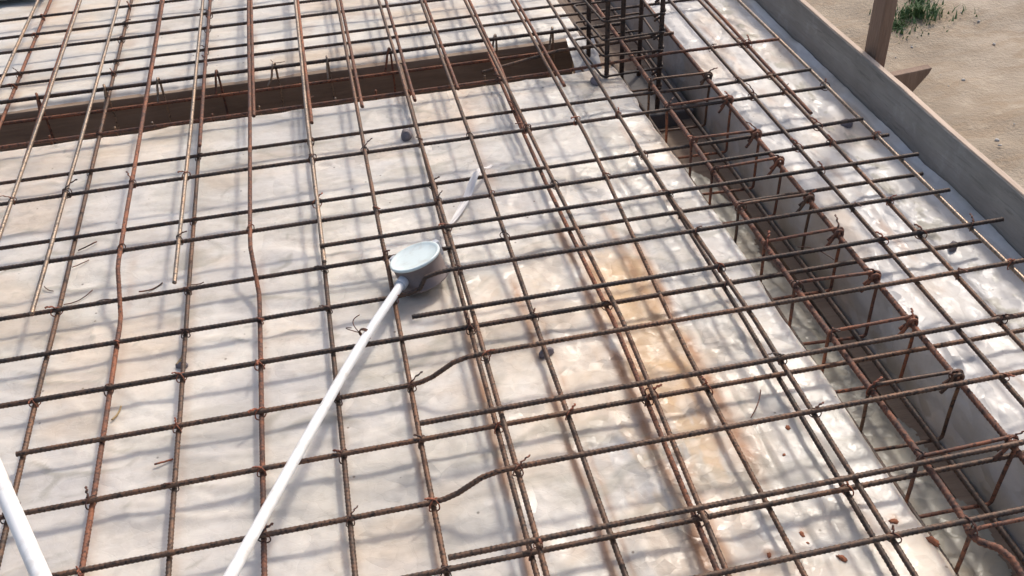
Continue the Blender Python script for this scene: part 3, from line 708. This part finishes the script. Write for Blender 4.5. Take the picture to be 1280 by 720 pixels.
# ------------------------------------------------------------------ formwork
def struct(name, bm, mat): o = obj(name, bm_mesh(name, bm), M[mat]); o['kind'] = 'structure'; return o
struct('floor', box_bm(-2.4, .1, -.045, .84, 2.825, -.012, .002), 'ply')
struct('floor', box_bm(-2.4, 3.125, -.045, .84, 4.6, -.014, .002), 'ply')
struct('floor', box_bm(1.156, .1, -.045, 1.487, 4.6, -.012, .002), 'ply')
t = empty('beam_trough', (.99, 2.3, -.2), 'open trough of boards for the lengthwise beam, right of centre', 'formwork')
def part(name, parent, bm, mat):
    for v in bm.verts: v.co -= Vector(parent.location)
    return obj(name, bm_mesh(name, bm), M[mat], parent)
part('bottom_board', t, box_bm(.846, .1, -.212, 1.15, 4.6, -.186, .002), 'wood_brown')
part('side_board', t, box_bm(.842, .1, -.186, .858, 2.83, -.014, .002), 'wood_brown')
part('side_board', t, box_bm(1.138, .1, -.186, 1.155, 4.6, -.013, .002), 'wood_brown')
part('side_board', t, box_bm(.842, 3.14, -.186, .858, 4.6, -.016, .002), 'wood_brown')
part('batten', t, box_bm(1.075, .1, -.186, 1.122, 4.6, -.166, .002), 'wood_brown')
t = empty('beam_trough', (-.6, 2.98, -.2), 'brown board trough for the crosswise beam, across the top of the deck', 'formwork')
part('bottom_board', t, box_bm(-2.4, 2.85, -.212, .842, 3.098, -.186, .002), 'wood_brown')
part('side_board', t, box_bm(-2.4, 2.828, -.186, .842, 2.846, -.022, .002), 'wood_brown')
part('side_board', t, box_bm(-2.4, 3.094, -.186, .802, 3.122, -.006, .002), 'wood_brown')
part('ledger_strip', t, box_bm(-2.4, 3.084, -.030, .800, 3.093, -.004, .002), 'wood_brown')
# edge board
def long_board(name, x0, x1, y0, y1, z0, z1, mat, label, cat, warp=.004):
    n = 60; yy = np.linspace(y0, y1, n); V = []; Fq = []
    for i, y in enumerate(yy):
        w = (float(fbm(np.array(y*1.7), np.array(.3), 301))-.5)*2*warp; h = (float(fbm(np.array(y*3.1), np.array(.7), 303))-.5)*2*.003
        b = .003
        prof = [(x0, z0), (x1, z0), (x1, z1-b), (x1-b, z1), (x0+b, z1), (x0, z1-b)]
        V += [(x+w, y, z+(h if z > z0 else 0)) for x, z in prof]
    for i in range(n-1):
        for j in range(6): a = i*6+j; b2 = i*6+(j+1) % 6; Fq.append((a, a+6, b2+6, b2))
    Fq.append(tuple(range(6))); Fq.append(tuple(range((n-1)*6+5, (n-1)*6-1, -1)))
    o = obj(name, mesh_np(name, np.array(V), Fq, False), M[mat]); return tag(o, label, cat)
eb = long_board('edge_board', 1.489, 1.512, .3, 5.2, -.26, .143, 'wood_grey', 'long weathered grey board standing on edge along the right side of the deck', 'board')
bm = bmesh.new()
me_top = long_board('board_top', 1.4905, 1.5105, .3, 5.2, .1405, .1445, 'wood_cut', None, None); me_top.parent = eb
for k_ in list(me_top.keys()): del me_top[k_]
# post standing behind the edge board
pl, pr = at_y(1077, 53, 2.49), at_y(1098, 70, 2.43)
b = box_bm(1.520, 2.40, -2.6, 1.556, 2.465, 1.1, .003)
PX = 1.518
o = obj('timber_post', bm_mesh('timber_post', b), M['wood_tan']); tag(o, 'brown timber post rising behind the grey edge board', 'post')
# pointed end of a brace behind the board
b = bmesh.new()
tri = [(1.514, .118), (1.655, .128), (1.648, .110), (1.595, .040), (1.565, .018), (1.514, .018)]
f0 = [b.verts.new((x, 2.318, z)) for x, z in tri]; f1 = [b.verts.new((x, 2.345, z)) for x, z in tri]
b.faces.new(f0[::-1]); b.faces.new(f1)
for i in range(6): b.faces.new((f0[i], f0[(i+1) % 6], f1[(i+1) % 6], f1[i]))
bmesh.ops.recalc_face_normals(b, faces=b.faces[:]); bmesh.ops.bevel(b, geom=b.edges[:], offset=.0015, segments=1, affect='EDGES')
tag(obj('timber_brace', bm_mesh('timber_brace', b), M['wood_tan']), 'pointed brown timber brace end sticking out behind the grey edge board', 'brace')

# ------------------------------------------------------------------ junction box and conduits
def disc_lathe(prof, seg=64):
    V = []; Fq = []
    n = len(prof)
    for i in range(seg):
        a = 2*math.pi*i/seg; V += [(r*math.cos(a), r*math.sin(a), z) for r, z in prof]
    for i in range(seg):
        i2 = (i+1) % seg
        for j in range(n-1): Fq.append((i*n+j, i2*n+j, i2*n+j+1, i*n+j+1))
    return np.array(V), Fq
bc = Vector((.113, 1.868, .058))
jb = empty('junction_box', bc, 'round white electrical box with pale lid, lying on the sheet at the conduit end', 'electrical box', None, (math.radians(-10), math.radians(-15), 0))
Rb = .058
body = [(.001, -.042), (Rb*.9, -.042), (Rb*.97, -.041), (Rb*1.045, -.039), (Rb*1.045, -.0355), (Rb*.985, -.034), (Rb, .018), (Rb*1.01, .0195), (Rb*.97, .0195), (Rb*.95, .010)]
obj('body', mesh_np('body', *disc_lathe(body)), M['pvc_box'], jb)
lid = [(.0005, .0215), (Rb*.5, .0218), (Rb*.86, .0225), (Rb*.93, .0245), (Rb*1.0, .0265), (Rb*1.045, .0262), (Rb*1.06, .0245), (Rb*1.06, .0200), (Rb*1.0, .0197), (.0005, .0197)]
ld = obj('lid', mesh_np('lid', *disc_lathe(lid)), M['pvc_lid'], jb)
# fixing lugs
for a in (.62, 2.5):
    b = box_bm(-.009, -.008, -.012, .009, .010, .026, .003)
    l_ = obj('lug', bm_mesh('lug', b, False), M['pvc_grey'], jb); l_.location = ((Rb+.004)*math.cos(a), (Rb+.004)*math.sin(a), -.001); l_.rotation_euler = (0, 0, a-math.pi/2)
c0 = np.array(at(506, 349, .050)); c1 = np.array(at(455, 423, .060)); c2 = np.array(at(380, 553, .095)); c3 = np.array(at(287, 722, .19))
rel = lambda p: tuple(jb.matrix_basis.inverted() @ Vector(p))
dirp = (c1-c0)/np.linalg.norm(c1-c0)
inb = c0-dirp*.03
jb_m = Matrix.Translation(bc) @ Euler(jb.rotation_euler).to_matrix().to_4x4(); inv = jb_m.inverted()
sock = [tuple(inv @ Vector(inb+dirp*d)) for d in (0, .03, .058)]
obj('socket', tube_mesh('socket', [sock], .0138, 24, .004), M['pvc_grey'], jb)
end = c3+(c3-c2)*1.3
pipe = smooth_path([c0-dirp*.004, c0+dirp*.03, c1, c2, c3, end], 3)
Q, s = resample(pipe, .008)
V, Fq = tube_arrays(Q-c0, .0100, 28, s)
o = obj('conduit', mesh_np('conduit', V, Fq), M['pvc']); o.location = c0
tag(o, 'white plastic conduit running from the round box down to the bottom edge', 'pipe')
# wire tie round it, with loose loops
T = dirp; Nn = np.cross(T, [0, 0, 1]); Nn /= np.linalg.norm(Nn); Bb = np.cross(Nn, T)
lc = np.array(at(456, 417, .060)); ps = []
for kk in range(3):
    ps.append([lc+T*(.003*kk-.004)+(math.cos(a)*Nn+math.sin(a)*Bb)*.0128+T*.0025*math.sin(a) for a in np.linspace(0, 6.4, 20)])
base = lc-Nn*.0125*np.sign(Nn[0])
sgn = -np.sign(Nn[0])
for L, up, sp in ((.030, .012, .3), (.022, .022, -.4)):
    P = [lc+sgn*Nn*.0125]
    for u in np.linspace(.1, 1, 10): P.append(lc+sgn*Nn*(.0125+L*math.sin(u*2.6)*1.0)+Bb*(up*u)+T*(sp*.05*u-.012*u))
    ps.append(P)
ps.append([lc-sgn*Nn*.012, lc-sgn*Nn*.018+T*.012, lc-sgn*Nn*.014+T*.022])
w = tube_mesh('tie_wire', [[p-c0 for p in P] for P in ps], .0011, 6, .002); obj('tie_wire', w, M['wire'], o)
# second conduit at lower left
d0 = np.array(at(-62, 440, .36)); d1 = np.array(at(-18, 560, .36)); d2 = np.array(at(52, 722, .40)); d3 = d2+(d2-d1)*1.0
Q, s = resample(smooth_path([d0+(d0-d1)*.5, d0, d1, d2, d3], 3), .008)
V, Fq = tube_arrays(Q-d0, .0118, 28, s)
o = obj('conduit', mesh_np('conduit', V, Fq), M['pvc']); o.location = d0
tag(o, 'white plastic conduit raised across the bottom left corner', 'pipe')

# ------------------------------------------------------------------ small litter
SV = Vm.reshape(*NUV, 3)[:len(xs_main)+30]
def zsheet(x, y):
    if x > .95 or y > 2.85: return .008
    i = np.argmin((SV[..., 0]-x)**2+(SV[..., 1]-y)**2); return float(SV.reshape(-1, 3)[i, 2])
def lump(name, px, py, size, mat, label, cat, group=None, flat_=.6, seed=0, z=.004):
    b = bmesh.new(); bmesh.ops.create_icosphere(b, subdivisions=3, radius=1)
    rr = random.Random(seed); off = rr.random()*50; sx_ = rr.uniform(.65, 1.25)
    for v in b.verts:
        n = float(fbm(np.array(v.co.x*1.3+off), np.array(v.co.y*1.3+v.co.z*1.7), seed+400, 3))
        if cat == 'rust flake':
            h_ = float(fbm(np.array(v.co.x*3.3+off), np.array(v.co.y*3.3+v.co.z*2.1), seed+500, 3)); n = n*.4+h_*1.9-.55
        v.co *= .72+.6*n
        v.co = Vector((v.co.x*size*sx_, v.co.y*size*(1.9-sx_), max(v.co.z, -.55)*size*flat_))
    o = obj(name, bm_mesh(name, b, cat == 'rust flake'), M[mat]); p = at(px, py, z); o.location = (p[0], p[1], zsheet(p[0], p[1])+size*flat_*.42)
    o.rotation_euler = (0, 0, rr.uniform(0, 6)); return tag(o, label, cat, group)
lump('spacer_stone', 508, 171, .021, 'stone', 'dark purplish stone on the sheet just below the brown trench', 'stone', None, .7, 1)
lump('spacer_stone', 683, 443, .014, 'stone', 'small dark stone beside a bar at the centre of the deck', 'stone', None, .9, 2)
lump('spacer_stone', 1057, 158, .017, 'stone', 'dark stone on the white strip by the grey edge board, farther of two', 'stone', None, .7, 3)
lump('spacer_stone', 1190, 312, .013, 'stone', 'dark stone on the white strip by the grey edge board, nearer of two', 'stone', None, .9, 4)
lump('spacer_stone', 744, 104, .018, 'stone', 'dark stone at the sheet corner below the column cage', 'stone', None, .7, 5)
lump('spacer_stone', 228, 458, .011, 'stone', 'small dark stone under a bar crossing at the left of the deck', 'stone', None, .8, 6)
for i, (px, py, sz, lab) in enumerate([(985, 534, .0075, 'red rust flake between two crosswise bars left of the open trench'), (980, 569, .0045, 'tiny round red rust flake left of the open trench'),
        (1003, 666, .007, 'dark red rust flake above the nearest crosswise bar'), (1053, 697, .0105, 'largest orange red rust flake below the nearest crosswise bar'),
        (961, 695, .0065, 'orange rust flake at the bottom edge beside a lengthwise bar'), (1166, 676, .015, 'broad red rust clod by the bottom right end of the trench'),
        (1117, 652, .009, 'curled orange rust flake touching a bar at the trench lip'), (1010, 677, .004, 'very small rust flake beside the dark red one')]):
    lump('rust_flake', px, py, sz*.68, 'rust_clod', lab, 'rust flake', 'rust flakes on the sheet', .28, 20+i, .007)
def scrap(px, py, ang, L, bend, label, r=.0012, mat='wire', seed=0, lift=.010):
    p = np.array(at(px, py, .008)); rr = random.Random(seed); P = []
    for u in np.linspace(-.5, .5, 9):
        a = ang+bend*u
        P.append(np.array([math.cos(a)*L*u, math.sin(a)*L*u, lift*(.3+.25*math.sin(u*3+seed))+.001*rr.random()]))
    o = obj('wire_scrap', tube_mesh('wire_scrap', [P], r, 6, .003), M[mat]); o.location = (p[0], p[1], zsheet(p[0], p[1])+.001)
    return tag(o, label, 'wire scrap', 'wire scraps on the sheet')
scrap(110, 308, .5, .05, .3, 'short dark wire scrap right of the longest pale cut bar, upper of two', seed=1, r=.0018)
scrap(102, 331, .6, .045, .4, 'short dark wire scrap right of the longest pale cut bar, lower of two', seed=2)
scrap(60, 363, -.7, .03, .5, 'tiny wire scrap touching the longest pale cut bar', seed=3)
scrap(190, 361, .45, .06, .5, 'dark wire scrap between the kinked red bar and shorter pale cut bar', r=.0018, seed=4)
scrap(246, 356, -.05, .035, .2, 'tiny wire scrap just right of the shorter pale cut bar end', seed=5)
scrap(100, 374, .5, .075, .6, 'longest wire scrap lying above a crosswise bar at the left', seed=6)
scrap(125, 375, .1, .06, -.6, 'thin wire scrap crossing the longest wire scrap at the left', seed=7)
scrap(947, 508, .95, .085, .2, 'straight thin wire standing out of the sheet left of the open trench', seed=8, lift=.02)
scrap(205, 578, .3, .035, .2, 'stubby brown wire scrap at the lower left of the deck', r=.002, mat='wire_rust', seed=9)
scrap(228, 445, 1.4, .06, .3, 'yellowish splinter beside the small dark stone at the left', r=.003, mat='chip', seed=10)
scrap(147, 517, 1.2, .04, .2, 'short rusty splinter on the sheet at the far left', r=.002, mat='chip', seed=11)
scrap(345, 80, -.8, .07, .6, 'wire scrap near a hook above the brown trench', seed=12, lift=.02)
scrap(1020, 318, 2.5, .09, .5, 'bent dark wire lying in the left side of the open trench', seed=13, lift=.03)
# torn strip of film draped over a bar
a0 = at(612, 203, .03); a1 = at(561, 283, .012); n = 30; V = []; 
for i in range(n):
    u = i/(n-1); c = np.array(a0)*(1-u)+np.array(a1)*u; zz = .014+.040*math.exp(-((u-.30)/.2)**2)
    for j in range(7):
        vv = (j/6-.5); wd = .026*(.6+.4*math.sin(u*3.1)); V.append((c[0]+vv*wd, c[1]+vv*wd*.35, zz+.004*math.sin(vv*7+u*9)))
me = mesh_np('film_strip', np.array(V), grid_faces(n, 7))
o = obj('film_strip', me, M['tape']); tag(o, 'torn white film strip draped over a bar above the round box', 'plastic strip')
# grey tarpaulin edge at the far left
xs = np.linspace(-1.9, -1.05, 70); ys = np.linspace(3.99, 4.5, 40); X, Y = np.meshgrid(xs, ys, indexing='ij')
Z = .022+ridged(X*5, Y*6, 501, 3, 2)*.03; Yw = Y+(fbm(X*5, Y*2, 505)-.5)*.08
k = NT('tarp'); M['tarp'] = k.set(k.ramp(k.noise(k.pos(), 9, 4), [(.3, (.035, .038, .033)), (.7, (.065, .068, .058))]), .85)
tag(obj('tarpaulin', mesh_np('tarpaulin', np.stack([X, Yw, Z], -1).reshape(-1, 3), grid_faces(70, 40)), M['tarp']), 'dark grey green tarpaulin at the top left corner of the photo', 'tarpaulin')

# ------------------------------------------------------------------ ground outside
GZ = -2.6
gx = np.r_[-120, -60, -25, -8, np.arange(-2, 14, .16), 16, 20, 30, 60, 120]; gy = np.r_[-120, -60, -20, -5, np.arange(0, 16, .16), 18, 24, 40, 80, 140]
X, Y = np.meshgrid(gx, gy, indexing='ij')
Z = GZ+(fbm(X*.7, Y*.7, 601, 4)-.5)*.22+(fbm(X*2.5, Y*2.5, 603, 3)-.5)*.12
me = mesh_np('ground', np.stack([X, Y, Z], -1).reshape(-1, 3), grid_faces(len(gx), len(gy))); o = obj('ground', me, M['soil']); o['kind'] = 'structure'
def gz(x, y): return GZ+(float(fbm(np.array(x*.7), np.array(y*.7), 601, 4))-.5)*.22+(float(fbm(np.array(x*2.5), np.array(y*2.5), 603, 3))-.5)*.12
def tuft(px, py, n, spread, hgt, label, seed):
    p = at(px, py, GZ); rr = random.Random(seed); V = []; Fq = []
    for i in range(n):
        a = rr.uniform(0, 6.28); d = spread*abs(rr.gauss(0, .5)); x, y = d*math.cos(a)*1.5, d*math.sin(a)
        h = hgt*rr.uniform(.4, 1)*(1.1-min(d/spread, 1)*.6); lean = rr.uniform(.1, .9)*h; b2 = rr.uniform(0, 6.28); w = rr.uniform(.006, .012)
        wx, wy = -math.sin(b2)*w, math.cos(b2)*w; z0 = 0; k0 = len(V)
        for u in (0, .5, 1):
            cx, cy, cz = x+math.cos(b2)*lean*u*u, y+math.sin(b2)*lean*u*u, z0+h*(u-.25*u*u); ww = 1-.85*u
            V += [(cx-wx*ww, cy-wy*ww, cz), (cx+wx*ww, cy+wy*ww, cz)]
        Fq += [(k0, k0+1, k0+3, k0+2), (k0+2, k0+3, k0+5, k0+4)]
    o = obj('grass_tuft', mesh_np('grass_tuft', np.array(V), np.array(Fq)), M['grass']); o.location = (p[0], p[1], gz(p[0], p[1]))
    return tag(o, label, 'grass', None, 'stuff')
tuft(1146, 20, 330, .30, .17, 'brightest green grass tuft on the sandy ground beyond the post', 1)
tuft(1118, 32, 300, .30, .09, 'low sparse green tuft on the ground right beside the post', 2)
tuft(1150, 2, 160, .16, .16, 'thin green tuft on the ground at the top edge of the photo', 3)
# pebbles and clods outside
V = []; Fq = []; rr = random.Random(5)
ico = bmesh.new(); bmesh.ops.create_icosphere(ico, subdivisions=1, radius=1); iv = np.array([v.co[:] for v in ico.verts]); fi = [[v.index for v in f.verts] for f in ico.faces]; ico.free()
parts = []
for i in range(260):
    x, y = rr.uniform(3.4, 9.5), rr.uniform(3.5, 11); s = rr.choice((.006, .008, .012, .015, .02))*rr.uniform(.6, 1.3)
    V2 = iv*(s*np.array([rr.uniform(.7, 1.5), rr.uniform(.7, 1.5), rr.uniform(.4, .8)]))*(1+.35*(np.random.default_rng(i).random((len(iv), 1))-.5))+np.array([x, y, gz(x, y)+s*.15])
    parts.append((V2, np.array(fi)))
me = mesh_np('gravel', *merge(parts), False); o = obj('gravel', me, M['stone_pale']); o['kind'] = 'stuff'; o['label'] = 'loose pebbles scattered over the sandy ground'; o['category'] = 'gravel'

# ------------------------------------------------------------------ camera, light
cam = bpy.data.cameras.new('camera'); co = bpy.data.objects.new('camera', cam); link(co)
Mt = Matrix(((ROT[0][0], ROT[1][0], ROT[2][0], 0), (ROT[0][1], ROT[1][1], ROT[2][1], 0), (ROT[0][2], ROT[1][2], ROT[2][2], CAM_Z), (0, 0, 0, 1)))
co.matrix_world = Mt; cam.sensor_width = 36; cam.lens = F_PX/1280*36; cam.clip_start = .02; cam.clip_end = 1000
scene.camera = co
SUN = Vector((.64, .76, 1.0)).normalized()
elev = math.asin(SUN.z); azim = math.atan2(SUN.x, SUN.y)
w = bpy.data.worlds.new('World'); scene.world = w; w.use_nodes = True
nt = w.node_tree; bg = nt.nodes['Background']; sky = nt.nodes.new('ShaderNodeTexSky'); sky.sky_type = 'NISHITA'
sky.sun_disc = False; sky.sun_elevation = elev; sky.sun_rotation = azim; sky.air_density = 1.0; sky.dust_density = 4.0; sky.ozone_density = 1.0
nt.links.new(sky.outputs[0], bg.inputs[0]); bg.inputs[1].default_value = .15
sl = bpy.data.lights.new('sun', 'SUN'); sl.energy = 1.75; sl.angle = math.radians(6.0); sl.color = (1.0, .94, .86)
so = bpy.data.objects.new('sun', sl); link(so); so.rotation_euler = SUN.to_track_quat('Z', 'Y').to_euler()
vs = scene.view_settings; vs.view_transform = 'Standard'; vs.look = 'None'; vs.exposure = 0.40; vs.gamma = 1; vs.use_curve_mapping = False
